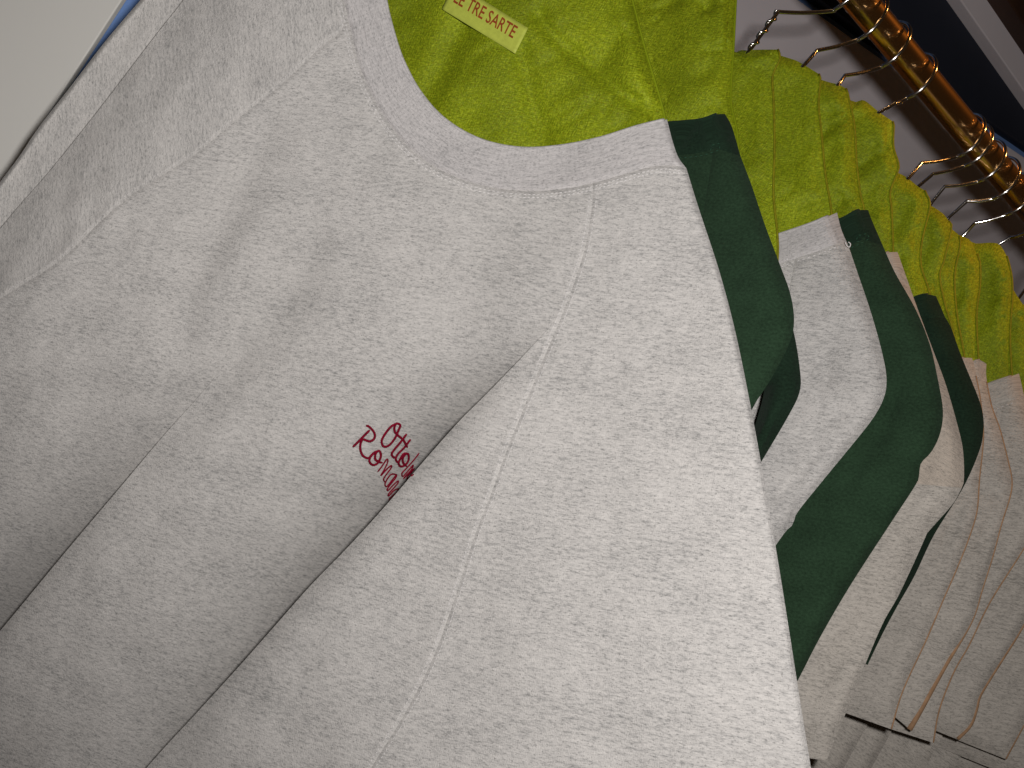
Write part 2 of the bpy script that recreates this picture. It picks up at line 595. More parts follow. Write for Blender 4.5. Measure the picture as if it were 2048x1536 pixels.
def rot_uv(deg):
    """cloth coordinates with the knit courses running at deg in the photo"""
    t = math.radians(deg) - ROLL
    c, s = math.cos(t), math.sin(t)
    return lambda p: np.stack([p[:, 0] * c - p[:, 1] * s, p[:, 0] * s + p[:, 1] * c], 1)

def along_uv(line):
    def fn(p):
        d, sd, t = pdist(p, line)
        return np.stack([t, d * sd], 1)
    return fn

def collar_bead(o, pl, line, m, h, closed, r, rad):
    """the folded, rounded top edge of a rib collar, added to the collar's own mesh"""
    e = np.ones(len(line))
    for c in closed:
        d, _, _ = pdist(line, c)
        e = np.minimum(e, rnd(d, r))
    keep = e > 0.55
    line, e = line[keep], e[keep]
    m = m if np.isscalar(m) else m[keep]
    h = h[keep]
    path = pl.world(line, m + h * e - rad * 0.6)
    v, f = tube(path, rad * np.clip(0.25 + e, 0, 1), 8)
    import bmesh
    bm = bmesh.new(); bm.from_mesh(o.data)
    uvl = bm.loops.layers.uv.active
    nv = [bm.verts.new(p) for p in v]
    n = 8
    L = np.concatenate([[0], np.cumsum(np.linalg.norm(np.diff(line, axis=0), axis=1))])
    for q in f:
        try:
            fc = bm.faces.new([nv[i] for i in q])
        except ValueError:
            continue
        fc.smooth = True
        for lp, i in zip(fc.loops, q):
            lp[uvl].uv = (L[i // n], 0.03 + 0.0008 * (i % n))
    bm.to_mesh(o.data); bm.free()

def offset_line(line, w):
    line = np.asarray(line, float)
    T = np.gradient(line, axis=0)
    T /= np.maximum(np.linalg.norm(T, axis=1), 1e-12)[:, None]
    return line + np.stack([-T[:, 1], T[:, 0]], 1) * w

# ------------------------------------------------------------------ the front sweatshirt
P0 = Plane(-0.18, 20)
def U0(pts, n=6):
    return P0.uv(smooth(pts, n))

neck = [(775, -125), (766, -60), (771, 0), (785, 60), (805, 120), (840, 185), (890, 240), (960, 280), (1040, 297), (1120, 293), (1200, 277), (1270, 255), (1334, 239)]
seam = [(688, -140), (682, -60), (690, 10), (704, 70), (716, 122), (740, 182), (778, 248), (832, 307), (900, 349), (980, 374), (1060, 382), (1130, 377), (1186, 366), (1235, 352), (1300, 334), (1345, 331), (1373, 337)]
tipR = [(1334, 239), (1346, 285), (1357, 315), (1373, 337)]
edgeR = [(1373, 337), (1398, 418), (1438, 540), (1470, 660), (1497, 790), (1523, 930), (1550, 1085), (1575, 1240), (1600, 1400), (1622, 1536), (1640, 1640)]
hemR = [(1640, 1640), (1430, 1760), (1150, 1880)]
innerR = [(1150, 1880), (960, 1830), (690, 1640)]
ragR = [(1186, 366), (1183, 420), (1166, 510), (1128, 620), (1086, 720), (1042, 830), (1010, 910), (985, 980), (950, 1070), (905, 1210), (862, 1325), (805, 1435), (740, 1540), (690, 1640)]
ragL = [(690, 10), (684, 59), (644, 92), (559, 172), (469, 242), (390, 309), (273, 383), (203, 441), (117, 523), (0, 598), (-120, 690), (-260, 830)]
tipL = [(688, -140), (720, -150), (775, -125)]
edgeL = [(688, -140), (520, -125), (400, -90), (318, -40), (281, 0), (211, 82), (145, 168), (78, 254), (39, 312), (0, 364), (-60, 444), (-200, 640), (-420, 930)]
hemL = [(-420, 930), (-330, 1000), (-250, 1060)]
innerL = [(-250, 1060), (-262, 940), (-260, 830)]
sideR = [(690, 1640), (560, 1860), (420, 2130)]
hem = [(420, 2130), (0, 1880), (-470, 1600)]
sideL = [(-470, 1600), (-400, 1250), (-260, 830)]

F1 = smooth([(1124, 626), (1076, 680), (1008, 752), (958, 803), (916, 845), (839, 932), (776, 1006), (696, 1094), (621, 1171), (545, 1257), (476, 1335), (393, 1426), (298, 1530), (120, 1740)])
F2 = smooth([(712, 425), (656, 480), (600, 548), (540, 620), (470, 705), (400, 790), (330, 868), (240, 975), (130, 1105), (0, 1262), (-160, 1450)])
F2B = smooth([(590, 180), (527, 293), (469, 410), (410, 530), (370, 650), (320, 790)])
F3 = smooth([(400, -52), (367, 0), (312, 70), (195, 223), (98, 344), (23, 430), (-80, 560), (-250, 790)])
SEAM_PX, RAGR_PX, RAGL_PX = smooth(seam), smooth(ragR), smooth(ragL)
def length(l):
    return np.linalg.norm(np.diff(l, axis=0), axis=1).sum()

def crease(P, line, dl, wl, dr, wr, up, t0, t1, fade=None):
    """valley along a line: a roll of depth dl falls into it from one side, the other side rises by dr+up"""
    d, sd, t = pdist(P, line)
    t = t / length(line)
    A = sstep(t0, t1, t)
    if fade:
        A = A * (1 - sstep(fade[0], fade[1], t))
    q = np.clip(d / wl, 0, 1)
    left = -dl * (0.20 * (1 - rnd(d, wl)) + 0.36 * (1 - q) ** 2 + 0.44 * np.exp(-d / 58))
    right = up * rnd(d, wr) - up * sstep(wr, wr + dr, d) - 0.0035 * np.exp(-d / 13)
    return A * np.where(sd > 0, left, right)          # lines run downwards: sd > 0 lies up and left

def groove(P, line, w, depth, both=7.0):
    d, _, _ = pdist(P, line)
    return -depth * np.exp(-(d / w) ** 2) + 0.45 * depth * np.exp(-((d - both) / (w * 0.9)) ** 2)

def H0(uv):
    P = P0.px(uv)
    h = np.full(len(P), 0.004)
    h += crease(P, F1, 0.064, 280, 420, 60, 0.004, 0.0, 0.26, fade=(0.42, 1.35))
    h += crease(P, F2, 0.056, 270, 300, 90, 0.004, 0.24, 0.85)
    d, sd, t = pdist(P, F2)
    tt = t / length(F2)
    h += -0.0065 * np.exp(-(d / 60) ** 2) * sstep(0, 0.18, tt) * (1 - sstep(0.30, 0.62, tt))
    # the far strip of the left sleeve: mirrored, the near side rolls into it
    d, sd, t = pdist(P, F3)
    h += np.where(sd > 0, -0.024, -0.012 * np.clip(1 - d / 190, 0, 1) ** 2)
    d, sd, t = pdist(P, F2B)
    tt = t / length(F2B)
    h += -0.0045 * np.exp(-(d / 46) ** 2) * sstep(0, .25, tt) * (1 - sstep(.75, 1, tt))
    # seams
    h += groove(P, SEAM_PX, 3.5, 0.0010, 8)
    h += groove(P, RAGR_PX, 3.5, 0.0006, 8)
    h += groove(P, RAGL_PX, 3.5, 0.0005, 8)
    # loose unevenness of hanging jersey
    x, y = uv[:, 0], uv[:, 1]
    h += 0.0016 * vnoise(x * 22 + y * 9, y * 12 - x * 5, 3) + 0.0007 * vnoise(x * 60, y * 42, 5)
    # puckers where the crease crosses the raglan seam
    dd = np.hypot(P[:, 0] - 1095, P[:, 1] - 690)
    h += 0.0007 * np.exp(-(dd / 45) ** 2) * np.sin((P[:, 0] * 0.66 + P[:, 1] * 0.75) * 0.11)
    return h

def M0(uv):
    q = unroll(P0.px(uv))
    back = -0.045 * sstep(150, 1500, q[:, 1]) * sstep(500, -500, q[:, 0])
    fwd = 0.020 * sstep(100, 900, q[:, 0])
    u = uv[:, 0]
    t = np.maximum(0.06 - u, 0)
    turn = 0.30 * (np.sqrt(t * t + 0.05 ** 2) - 0.05)
    return back + fwd + 0.024 + turn

S0 = thing('sweatshirt', 'large pale grey melange sweatshirt in front with red embroidered script', 'sweatshirt', P0.o - np.array([0.03, 0, 0.2]), 'sweatshirts hanging on the rail')
inframe = lambda p: ((lambda q: (q[:, 0] > -60) & (q[:, 0] < 2100) & (q[:, 1] > -60) & (q[:, 1] < 1600))(P0.px(p)))
STEP0 = 0.0026
uS = lambda pts: P0.uv(smooth(pts))
closed0 = [uS(edgeR), uS(edgeL), uS(tipR), uS(tipL), uS(innerR), uS(innerL), uS(sideR), uS(sideL)]
def backT(p):
    d = np.full(len(p), 1.0)
    for c in (closed0[0], closed0[2], closed0[4]):
        d = np.minimum(d, pdist(p, c)[0])
    dl = pdist(p, closed0[1])[0]
    return np.minimum(0.007 + 0.057 * sstep(0.012, 0.085, d), 0.036 + 0.028 * sstep(0.02, 0.1, dl))
def seams_near(px, offs=(0, 4, -4, 8, -8, 13, -13)):
    return [P0.uv(offset_line(px, o)) for o in offs]
def split_at(line, p):
    line = smooth(line)
    i = np.hypot(*(line - np.array(p)).T).argmin()
    return line[:i + 1], line[i:]
sA, sB = split_at(seam, (690, 10))
sB1, sC = split_at(seam, (1186, 366))
i0 = np.hypot(*(smooth(seam) - np.array((690, 10))).T).argmin()
i1 = np.hypot(*(smooth(seam) - np.array((1186, 366))).T).argmin()
sm = smooth(seam)
seamL, seamM, seamR = sm[:i0 + 1], sm[i0:i1 + 1], sm[i1:]

def chain(*ls):
    out = []
    for l in ls:
        l = [tuple(p) for p in l]
        if out and np.hypot(out[-1][0] - l[0][0], out[-1][1] - l[0][1]) < 1e-6:
            l = l[1:]
        out += l
    if np.hypot(out[0][0] - out[-1][0], out[0][1] - out[-1][1]) < 1e-6:
        out = out[:-1]
    return np.array(out)
rev = lambda l: list(l)[::-1]
body_px = chain(seamM, smooth(ragR), smooth(sideR), hem, smooth(sideL), rev(smooth(ragL)))
slR_px = chain(seamR, smooth(edgeR), hemR, innerR, rev(smooth(ragR)))
slL_px = chain(seamL, smooth(ragL), rev(innerL), rev(hemL), rev(smooth(edgeL)))
col_px = chain(smooth(neck), smooth(tipR), rev(sm), tipL)
def crease_strip(l):
    return [P0.uv(offset_line(l, o)) for o in (3, -3, 7, -7, 13, -13, 21, -21)]
fold_lines = [P0.uv(resample(F1, 7)), P0.uv(resample(F2, 7)), *crease_strip(F1), *crease_strip(F2), ]
kw = dict(front=H0, back=backT, coarse=inframe, mid=M0, r=0.0035, parent=S0)
shell('body', P0, P0.uv(body_px), closed0, step=STEP0, mat=M_GREY, uvf=rot_uv(12), slits=[P0.uv(resample(F1, 7)), P0.uv(resample(F2, 7))], lines=fold_lines + seams_near(RAGR_PX, (4, 8, 13)) + seams_near(RAGR_PX, (-4, -8, -13)) + seams_near(SEAM_PX, (4, 8, 13)) + seams_near(RAGL_PX, (4, -4, 8, -8)), **kw)
shell('sleeve', P0, P0.uv(slR_px), closed0, step=STEP0, mat=M_GREY, uvf=rot_uv(7), lines=seams_near(RAGR_PX, (4, -4, 8, -8, 13, -13)) + seams_near(SEAM_PX, (4, 8, 13)), **kw)
shell('sleeve', P0, P0.uv(slL_px), closed0, step=STEP0, mat=M_GREY, uvf=rot_uv(80), slits=[P0.uv(resample(F3, 7))], lines=[P0.uv(resample(F3, 7))] + crease_strip(F3) + seams_near(RAGL_PX, (4, -4, 8, -8)), **kw)
colo = shell('collar', P0, P0.uv(col_px), closed0, step=0.0022, mat=M_GREYRIB, uvf=along_uv(P0.uv(SEAM_PX)), lines=seams_near(SEAM_PX, (-4, -8, -13)), **kw)
nk0 = P0.uv(resample(smooth(neck), 6))
collar_bead(colo, P0, nk0, M0(nk0), H0(nk0), closed0, 0.0035, 0.0012)

def on_S0(px, lift):
    uv = P0.uv(px)
    e = np.ones(len(uv))
    for c in closed0:
        d, _, _ = pdist(uv, c)
        e = np.minimum(e, rnd(d, 0.0035))
    return P0.world(uv, M0(uv) + H0(uv) * e + lift)

def dashes(px_line, step_px, len_px, r, lift, surf):
    l = resample(px_line, 1.0)
    parts = []
    i = 0
    while i + len_px < len(l):
        seg = l[i:i + len_px + 1][[0, len_px // 2, len_px]]
        w = surf(seg, lift)
        parts.append(tube(w, [r * 0.6, r, r * 0.6], 5))
        i += step_px
    return join(parts)

for ln in (offset_line(SEAM_PX, 7), offset_line(SEAM_PX, 13)):
    l = ln[(ln[:, 0] > -20) & (ln[:, 0] < 1368)]
    v, f = dashes(l, 9, 6, 0.00030, 0.0000, on_S0)
    o = mesh_obj('stitching', v, f, M_THREAD, S0); o['kind'] = 'stuff'
for src, o1 in ((RAGR_PX, (-7, 7)), (RAGL_PX, (6,))):
    for k in o1:
        ln = offset_line(src, k)
        l = ln[(ln[:, 1] < 1600) & (ln[:, 0] > -60)]
        v, f = dashes(l[3:], 9, 6, 0.00020 if src is RAGR_PX else 0.00012, 0.0000, on_S0)
        o = mesh_obj('stitching', v, f, M_THREAD, S0); o['kind'] = 'stuff'

# embroidered script
def zz(pts):
    return [(600 + x / 4.3875, 750 + y / 4.3875) for x, y in pts]
word_low = [
    [(578, 446), (600, 450), (635, 482), (656, 520), (650, 560), (615, 582), (575, 572), (548, 560)],
    [(612, 484), (575, 520), (540, 556), (500, 597), (464, 632)],
    [(548, 560), (530, 610), (532, 665), (556, 712), (600, 730), (630, 700), (655, 678), (690, 665)],
    [(690, 665), (650, 684), (616, 722), (610, 762), (640, 790), (680, 775), (708, 722), (706, 682), (690, 665), (664, 690), (660, 738), (690, 762), (722, 770)],
    [(682, 850), (720, 800), (762, 740), (770, 762), (745, 820), (710, 882), (756, 832), (798, 795), (800, 815), (766, 862), (734, 912), (744, 940)],
    [(846, 872), (800, 872), (762, 918), (745, 960), (762, 978), (802, 930), (846, 875), (838, 905), (800, 952), (766, 1000), (770, 1018)],
    [(770, 1018), (815, 968), (858, 930), (856, 952), (812, 1002), (776, 1045), (780, 1060), (825, 1012), (864, 1000), (850, 1026), (812, 1058), (786, 1085), (784, 1108)],
]
word_top = [
    [(850, 425), (800, 452), (750, 512), (718, 572), (724, 616), (752, 630), (792, 608), (836, 550), (866, 482), (880, 442), (850, 425), (830, 452), (830, 492), (848, 520), (874, 542), (910, 576), (942, 636)],
    [(936, 518), (882, 590), (832, 650), (805, 690), (814, 716), (836, 728)],
    [(970, 565), (912, 640), (862, 690), (840, 730), (850, 760), (872, 768)],
    [(952, 690), (912, 690), (882, 730), (865, 772), (882, 802), (920, 790), (950, 750), (952, 702), (930, 692), (902, 730), (906, 772), (934, 800)],
    [(1046, 684), (1010, 732), (960, 790), (920, 832), (894, 862), (902, 890), (940, 850), (992, 790), (978, 830), (940, 872), (906, 912)],
    [(906, 912), (944, 872), (1000, 822), (982, 850), (944, 890), (940, 915), (972, 888), (998, 872)],
]
for word in (word_low, word_top):
    parts = []
    for si, stroke in enumerate(word):
        px = resample(smooth(zz(stroke), 8), 1.2)
        w = on_S0(px, 0.0004)
        n = len(px)
        rr = (0.00078 if si < 4 else 0.00052) * (1 + 0.16 * np.sin(np.arange(n) * 2.1)) * np.where((np.arange(n) < 2) | (np.arange(n) > n - 3), 0.7, 1)
        parts.append(tube(w, rr, 6))
    v, f = join(parts)
    mesh_obj('embroidered_word', v, f, M_RED, S0)

# ------------------------------------------------------------------ lime covers over the hangers
S_OF = [-0.18, -0.106, -0.066, -0.028, 0.003, 0.055, 0.110, 0.143, 0.172, 0.200, 0.232, 0.262, 0.292]
PL = [P0] + [Plane(s, 35) for s in S_OF[1:]]
COVER = {   # top outline of each cover from near its hook, then its right-hand edge
    0: ([(1165, -160), (1228, -140)], [(1228, -140), (1265, 0), (1291, 100), (1328, 228), (1332, 300), (1310, 420), (1230, 640)]),
    1: ([(1405, -130), (1462, -110)], [(1462, -110), (1474, -50), (1472, 0), (1467, 100), (1462, 200), (1474, 262), (1478, 350), (1470, 450)]),
    2: ([(1478, 106), (1500, 100), (1556, 99)], [(1556, 99), (1560, 118), (1545, 152), (1547, 200), (1549, 293), (1547, 391), (1556, 488), (1550, 590)]),
    3: ([(1590, 120), (1602, 126), (1638, 148)], [(1638, 148), (1641, 158), (1637, 208), (1643, 270), (1651, 352), (1662, 417), (1666, 500), (1656, 580)]),
    4: ([(1660, 165), (1677, 169), (1692, 177)], [(1692, 177), (1695, 184), (1701, 212), (1709, 254), (1713, 326), (1721, 391), (1728, 425), (1724, 520), (1714, 600)]),
    5: ([(1712, 204), (1729, 201), (1758, 224), (1786, 243)], [(1786, 243), (1788, 250), (1787, 293), (1797, 326), (1796, 342), (1780, 384), (1783, 423), (1786, 500), (1784, 600)]),
    6: ([(1802, 348), (1817, 357), (1836, 373), (1850, 381)], [(1850, 381), (1853, 388), (1860, 413), (1844, 481), (1842, 532), (1860, 590), (1864, 660), (1856, 720)]),
    7: ([(1864, 412), (1886, 427), (1898, 442)], [(1898, 442), (1903, 456), (1887, 524), (1879, 551), (1890, 610), (1906, 664), (1912, 730)]),
    8: ([(1900, 456), (1914, 466), (1919, 472)], [(1919, 472), (1920, 494), (1909, 551), (1914, 630), (1929, 714), (1936, 780)]),
    9: ([(1924, 472), (1941, 481), (1954, 508)], [(1954, 508), (1960, 526), (1960, 571), (1953, 630), (1957, 718), (1964, 790)]),
    10: ([(1952, 487), (1995, 487), (2014, 512)], [(2014, 512), (2020, 534), (2024, 556), (2025, 590), (2020, 669), (2024, 749), (2034, 830)]),
    11: ([(2022, 572), (2038, 597), (2054, 620)], [(2054, 620), (2060, 640), (2062, 700), (2060, 790), (2072, 860)]),
    12: ([(2050, 610), (2080, 640), (2098, 680)], [(2098, 680), (2100, 720), (2098, 790), (2104, 860), (2114, 920)]),
}
CLABEL = [
    'lime green cloth cover with woven name label, inside the front grey neckline',
    'lime green cloth cover standing up behind the labelled one, no hook in view',
    'lime green cloth cover under the topmost twisted wire hook',
    'lime green cloth cover rising from the second grey collar',
    'narrow lime green cloth cover rising from the second dark green collar',
    'lime green cloth cover with a jutting right corner under a dark hook',
    'lime green cloth cover beneath the first hook of the crowded group',
    'lime green cloth cover next behind the one above the third green collar',
    'thin lime green cloth cover with a pale ridge over the narrow grey collar',
    'lime green cloth cover over the overlapping grey collars at right',
    'lime green cloth cover with flat top above the rightmost grey collar',
    'lime green cloth cover cut by the right edge of the photo',
    'lime green cloth cover farthest along the rail, barely in view',
]
def cover_front(k):
    rg_ = smooth(COVER[k][1], 5)
    rn = random.Random(70 + k)
    drapes = []
    for q in range(3 if k < 6 else 2):
        p = rg_[int(len(rg_) * (0.16 + 0.22 * q + 0.08 * rn.random()))] + np.array([-22 - 10 * rn.random(), 0])
        w_ = 0.55 + 0.5 * rn.random()
        drapes.append((PL[k].uv(smooth([p, p + np.array([-28 - 14 * rn.random(), 62]) * w_, p + np.array([-62 - 20 * rn.random(), 150]) * w_])), 0.0034 + 0.0025 * rn.random(), 0.006 + 0.004 * rn.random()))
    edge_ = PL[k].uv(smooth(COVER[k][1], 5))
    zn = PL[k].uv([COVER[k][1][-3]])[0, 1]
    def fn(uv):
        x, y = uv[:, 0], uv[:, 1]
        h = np.full(len(uv), 0.0075)
        h += 0.0052 * vnoise(x * 26 + y * 16 + k * 3.3, y * 8 - x * 7, 11 + k) + 0.0008 * vnoise(x * 70 - y * 52, x * 30 + y * 34, 23 + k)
        a = vnoise(x * 52 - y * 34 + k, y * 17 + x * 16, 31 + k)
        h += -0.0042 * np.exp(-(a / 0.07) ** 2) * (0.5 + 0.5 * vnoise(x * 14, y * 14, 40 + k))
        for ln, dep, w in drapes:
            d, sd, t = pdist(uv, ln)
            tt = t / length(ln)
            h -= dep * np.exp(-(d / w) ** 1.5) * sstep(0, 0.2, tt) * (1 - sstep(0.65, 1, tt))
        d, sd, t = pdist(uv, edge_)
        h += -0.0022 * np.exp(-((d - 0.0048) / 0.0011) ** 2) - 0.003 * np.exp(-d / 0.030) + 0.002
        if k == 0:
            P = P0.px(uv)
            for ln, dep, w in (([(945, 30), (905, 100), (850, 195), (800, 260)], 0.0060, 30), ([(1078, 30), (1110, 75), (1190, 140), (1250, 190), (1315, 235)], 0.0050, 16), ([(1040, 100), (1060, 180), (1090, 290)], 0.0035, 20)):
                d, sd, t = pdist(P, smooth(ln))
                h -= dep * np.exp(-(d / w) ** 2)
        h = np.clip(h + (0.003 if k == 0 else 0), 0.0022, 0.020 if k == 0 else 0.0108)
        if k:                                            # thin where it is tucked into the neck
            h = h + (0.003 - h) * sstep(zn + 0.006, zn - 0.03, y)
        return h
    return fn

covers = []
for k in sorted(COVER):
    pl = PL[k]
    top, right = COVER[k]
    t = pl.uv(smooth(top, 4)); rgt = pl.uv(smooth(right, 5))
    u0 = -0.030 if k == 0 else t[0, 0] - (0.010 if k not in (1,) else 0.02)
    half = np.vstack([t, rgt[1:]])
    end = half[-1]
    half = np.vstack([half, [[max(u0 + 0.012, end[0] - 0.03), end[1] - 0.012]]])
    mir = half[::-1] * [-1, 1] + [2 * u0, 0]
    poly = np.vstack([half, mir])
    cl = [np.vstack([poly, poly[:1]])]
    root = thing('garment_cover', CLABEL[k], 'garment cover', pl.world([[u0, half[0, 1]]])[0], 'lime covers over the hangers')
    o = shell('cover_cloth', pl, poly, cl, cover_front(k), lambda p: np.full(len(p), 0.003), 0.0032 if k < 6 else 0.0036, M_LIME, root, rot_uv(20 + 7 * (k % 3)), r=0.009, mid=lambda p, k=k: np.full(len(p), 0.006 if k == 0 else -0.0045), lines=[offset_line(rgt[:-1], -w) for w in (0.0048,)])
    # stitched piping down the right-hand seam
    pp = pl.world(resample(rgt, 0.004), 0.0006 + (0.006 if k == 0 else -0.0045))
    v, f = tube(pp, 0.00075, 6)
    mesh_obj('piping', v, f, M_LIME if k < 2 else M_PIPE, root)
    covers.append(root)

# woven label
c0 = cover_front(0)
LQ = np.array([(884, 18), (1030, 107), (1056, 56), (908, -36)], float)     # bottom-left, bottom-right, top-right, top-left
def label_px(s, t):
    s = np.asarray(s)[:, None]; t = np.asarray(t)[:, None]
    return (1 - s) * (1 - t) * LQ[0] + s * (1 - t) * LQ[1] + s * t * LQ[2] + (1 - s) * t * LQ[3]
def label_h(px):
    q = np.array([p for p in px])
    x = P0.uv(q)
    return 0.006 + c0_top + 0.0008 * np.sin(x[:, 0] * 60)
c0_top = float(c0(P0.uv(label_px(np.repeat(np.linspace(0, 1, 12), 6), np.tile(np.linspace(0, 1, 6), 12)))).max()) + 0.0008
ns, nt_ = 28, 8
S_, T_ = np.meshgrid(np.linspace(0, 1, ns), np.linspace(0, 1, nt_))
px = label_px(S_.ravel(), T_.ravel())
V = P0.world(P0.uv(px), label_h(px))
Fq = [(j * ns + i, j * ns + i + 1, (j + 1) * ns + i + 1, (j + 1) * ns + i) for j in range(nt_ - 1) for i in range(ns - 1)]
lab = mesh_obj('name_label', V, Fq, M_LABEL, covers[0], uv=np.stack([S_.ravel() * 0.04, T_.ravel() * 0.015], 1))
lab.modifiers.new('thickness', 'SOLIDIFY').thickness = 0.0006
cu = bpy.data.curves.new('lettering', 'FONT')
cu.body = 'LE TRE SARTE'
cu.size = 1.0
cu.fill_mode = 'FRONT'
cu.resolution_u = 3
cu.offset = 0.012
tmp = bpy.data.objects.new('lettering', cu)
COL.objects.link(tmp)
bpy.context.view_layer.update()
tm = bpy.data.meshes.new_from_object(tmp.evaluated_get(bpy.context.evaluated_depsgraph_get()))
bpy.data.objects.remove(tmp)
co = np.array([v.co[:2] for v in tm.vertices])
lo, hi = co.min(0), co.max(0)
st = (co - lo) / (hi - lo)
px = label_px(0.085 + st[:, 0] * 0.81, 0.40 + st[:, 1] * 0.46)
V = P0.world(P0.uv(px), label_h(px) + 0.0005)
mesh_obj('lettering', V, [tuple(p.vertices) for p in tm.polygons], M_PRINT, lab, smooth_=False)

# ------------------------------------------------------------------ sweatshirts behind
# neckline (visible right end), collar side, then shoulder and outer sleeve edge down to the hem
SHIRT = {
    1: dict(c=1, mat='green', neck=[(1335, 246), (1400, 240), (1432, 229), (1450, 228)], side=[(1450, 228), (1464, 254), (1481, 312)],
            edge=[(1481, 312), (1503, 370), (1530, 450), (1562, 535), (1580, 585), (1588, 632), (1584, 672), (1562, 722), (1520, 792), (1440, 900), (1290, 1120), (1180, 1300)], cw=0.024,
            label='dark green sweatshirt directly behind the large grey one'),
    2: dict(c=2, mat='green2', neck=[(1400, 330), (1440, 330), (1455, 335)], side=[(1455, 335), (1468, 360), (1480, 400)],
            edge=[(1480, 400), (1510, 470), (1550, 560), (1584, 650), (1600, 740), (1599, 785), (1575, 835), (1520, 928), (1440, 1060), (1300, 1280)], cw=0.024,
            label='dark green sweatshirt mostly hidden, its sleeve showing under the first green one'),
    3: dict(c=3, mat='grey', neck=[(1540, 478), (1556, 470), (1620, 448), (1674, 425)], side=[(1674, 425), (1683, 460), (1697, 492)],
            edge=[(1697, 492), (1715, 545), (1742, 625), (1763, 700), (1773, 755), (1768, 795), (1745, 838), (1700, 895), (1640, 968), (1594, 1026), (1585, 1050), (1556, 1084), (1420, 1290), (1330, 1430)], cw=0.021,
            label='grey melange sweatshirt between the two broad dark green ones'),
    4: dict(c=4, mat='green', neck=[(1660, 446), (1688, 436), (1715, 421), (1736, 420)], side=[(1736, 420), (1746, 446), (1766, 492)],
            edge=[(1766, 492), (1790, 545), (1832, 620), (1860, 690), (1876, 760), (1886, 822), (1880, 868), (1862, 905), (1842, 926), (1838, 952), (1830, 972), (1775, 1056), (1700, 1172), (1640, 1275), (1595, 1362), (1545, 1450)], cw=0.021,
            label='dark green sweatshirt with the widest green sleeve in view'),
    5: dict(c=5, mat='lamplit', neck=[(1760, 512), (1776, 505), (1795, 504)], side=[(1795, 504), (1806, 535), (1820, 575)],
            edge=[(1820, 575), (1838, 625), (1866, 700), (1892, 770), (1915, 850), (1926, 900), (1928, 958), (1922, 979), (1904, 1010), (1858, 1062), (1852, 1072), (1826, 1130), (1795, 1195), (1766, 1246), (1728, 1335), (1690, 1430), (1653, 1521)], cw=0.018,
            label='lamp-lit grey sweatshirt with a cross seam, between two dark green ones'),
    6: dict(c=6, mat='green2', neck=[(1820, 600), (1838, 592), (1856, 589), (1872, 592)], side=[(1872, 592), (1880, 610), (1890, 634)],
            edge=[(1890, 634), (1902, 655), (1922, 710), (1957, 796), (1966, 830), (1967, 860), (1958, 904), (1925, 978), (1868, 1070), (1830, 1150), (1796, 1210), (1768, 1262), (1735, 1330)], cw=0.018,
            label='narrow darkest green sweatshirt, third green collar along the rail'),
    7: dict(c=8, mat='grey2', neck=[(1905, 724), (1926, 716), (1944, 716)], side=[(1944, 716), (1950, 735), (1953, 752)],
            edge=[(1953, 752), (1962, 800), (1968, 860), (1966, 904), (1960, 960), (1955, 1024), (1938, 1080), (1912, 1145), (1887, 1202), (1855, 1278), (1807, 1382), (1784, 1459)], cw=0.016,
            label='grey sweatshirt right of the third green one, its sleeve hem ending in a dark gap'),
    8: dict(c=9, mat='lamplit2', neck=[(1940, 728), (1958, 720), (1973, 728)], side=[(1973, 728), (1972, 745), (1974, 764)],
            edge=[(1974, 764), (1985, 815), (2002, 862), (2018, 925), (2025, 960), (2022, 992), (2004, 1050), (1988, 1110), (1966, 1180), (1945, 1245), (1893, 1335), (1845, 1423), (1823, 1462)], cw=0.016,
            label='grey sweatshirt with an orange lit sleeve edge and turned hem corner'),
    9: dict(c=10, mat='grey2', neck=[(1960, 776), (1985, 765), (2012, 756), (2038, 747)], side=[(2038, 747), (2044, 772), (2050, 800)],
            edge=[(2050, 800), (2064, 850), (2080, 920), (2092, 975), (2090, 1020), (2050, 1096), (1982, 1204), (1940, 1290), (1909, 1345), (1880, 1420), (1868, 1486)], cw=0.019,
            label='grey sweatshirt with the rightmost collar in the photo'),
    10: dict(c=11, mat='grey2', neck=[(2060, 830), (2085, 822), (2100, 818)], side=[(2100, 818), (2106, 840), (2112, 862)],
             edge=[(2112, 862), (2124, 910), (2142, 980), (2150, 1040), (2140, 1090), (2090, 1180), (2050, 1250), (2030, 1284), (1988, 1350), (1962, 1394), (1956, 1418), (1944, 1452), (1918, 1480)], cw=0.018,
             label='grey sweatshirt with a crinkled sleeve edge at the lower right'),
    11: dict(c=12, mat='grey2', neck=[(2110, 880), (2136, 870), (2150, 866)], side=[(2150, 866), (2156, 890), (2162, 915)],
             edge=[(2162, 915), (2180, 980), (2196, 1060), (2194, 1120), (2150, 1230), (2100, 1340), (2060, 1430), (2013, 1519)], cw=0.018,
             label='grey sweatshirt last in the row, at the lower right corner'),
}
def clip(poly, p, n):
    out = []
    for a, b in zip(poly, np.roll(poly, -1, axis=0)):
        da, db = (a - p) @ n, (b - p) @ n
        if da >= 0:
            out.append(a)
        if (da >= 0) != (db >= 0):
            out.append(a + (b - a) * da / (da - db))
    return np.array(out)
COVER_S = {13: 0.322, 14: 0.352, 15: 0.385}
for n_, (dx, dy, lab_) in {12: (34, 44, 'grey sweatshirt behind the last one, only its body at the bottom edge'), 13: (72, 92, 'grey sweatshirt at the far end, cut off by the right edge'), 14: (112, 142, 'grey sweatshirt beyond the picture, farthest along the rail')}.items():
    mv = lambda l, dx=dx, dy=dy: [(x + dx, y + dy) for x, y in l]
    e_ = mv(SHIRT[11]['edge'])
    SHIRT[n_] = dict(c=n_ + 1, mat='grey2', neck=mv(SHIRT[11]['neck']), side=mv(SHIRT[11]['side']), edge=e_, cw=0.018, label=lab_)
    PL.append(Plane(COVER_S[n_ + 1], 35))
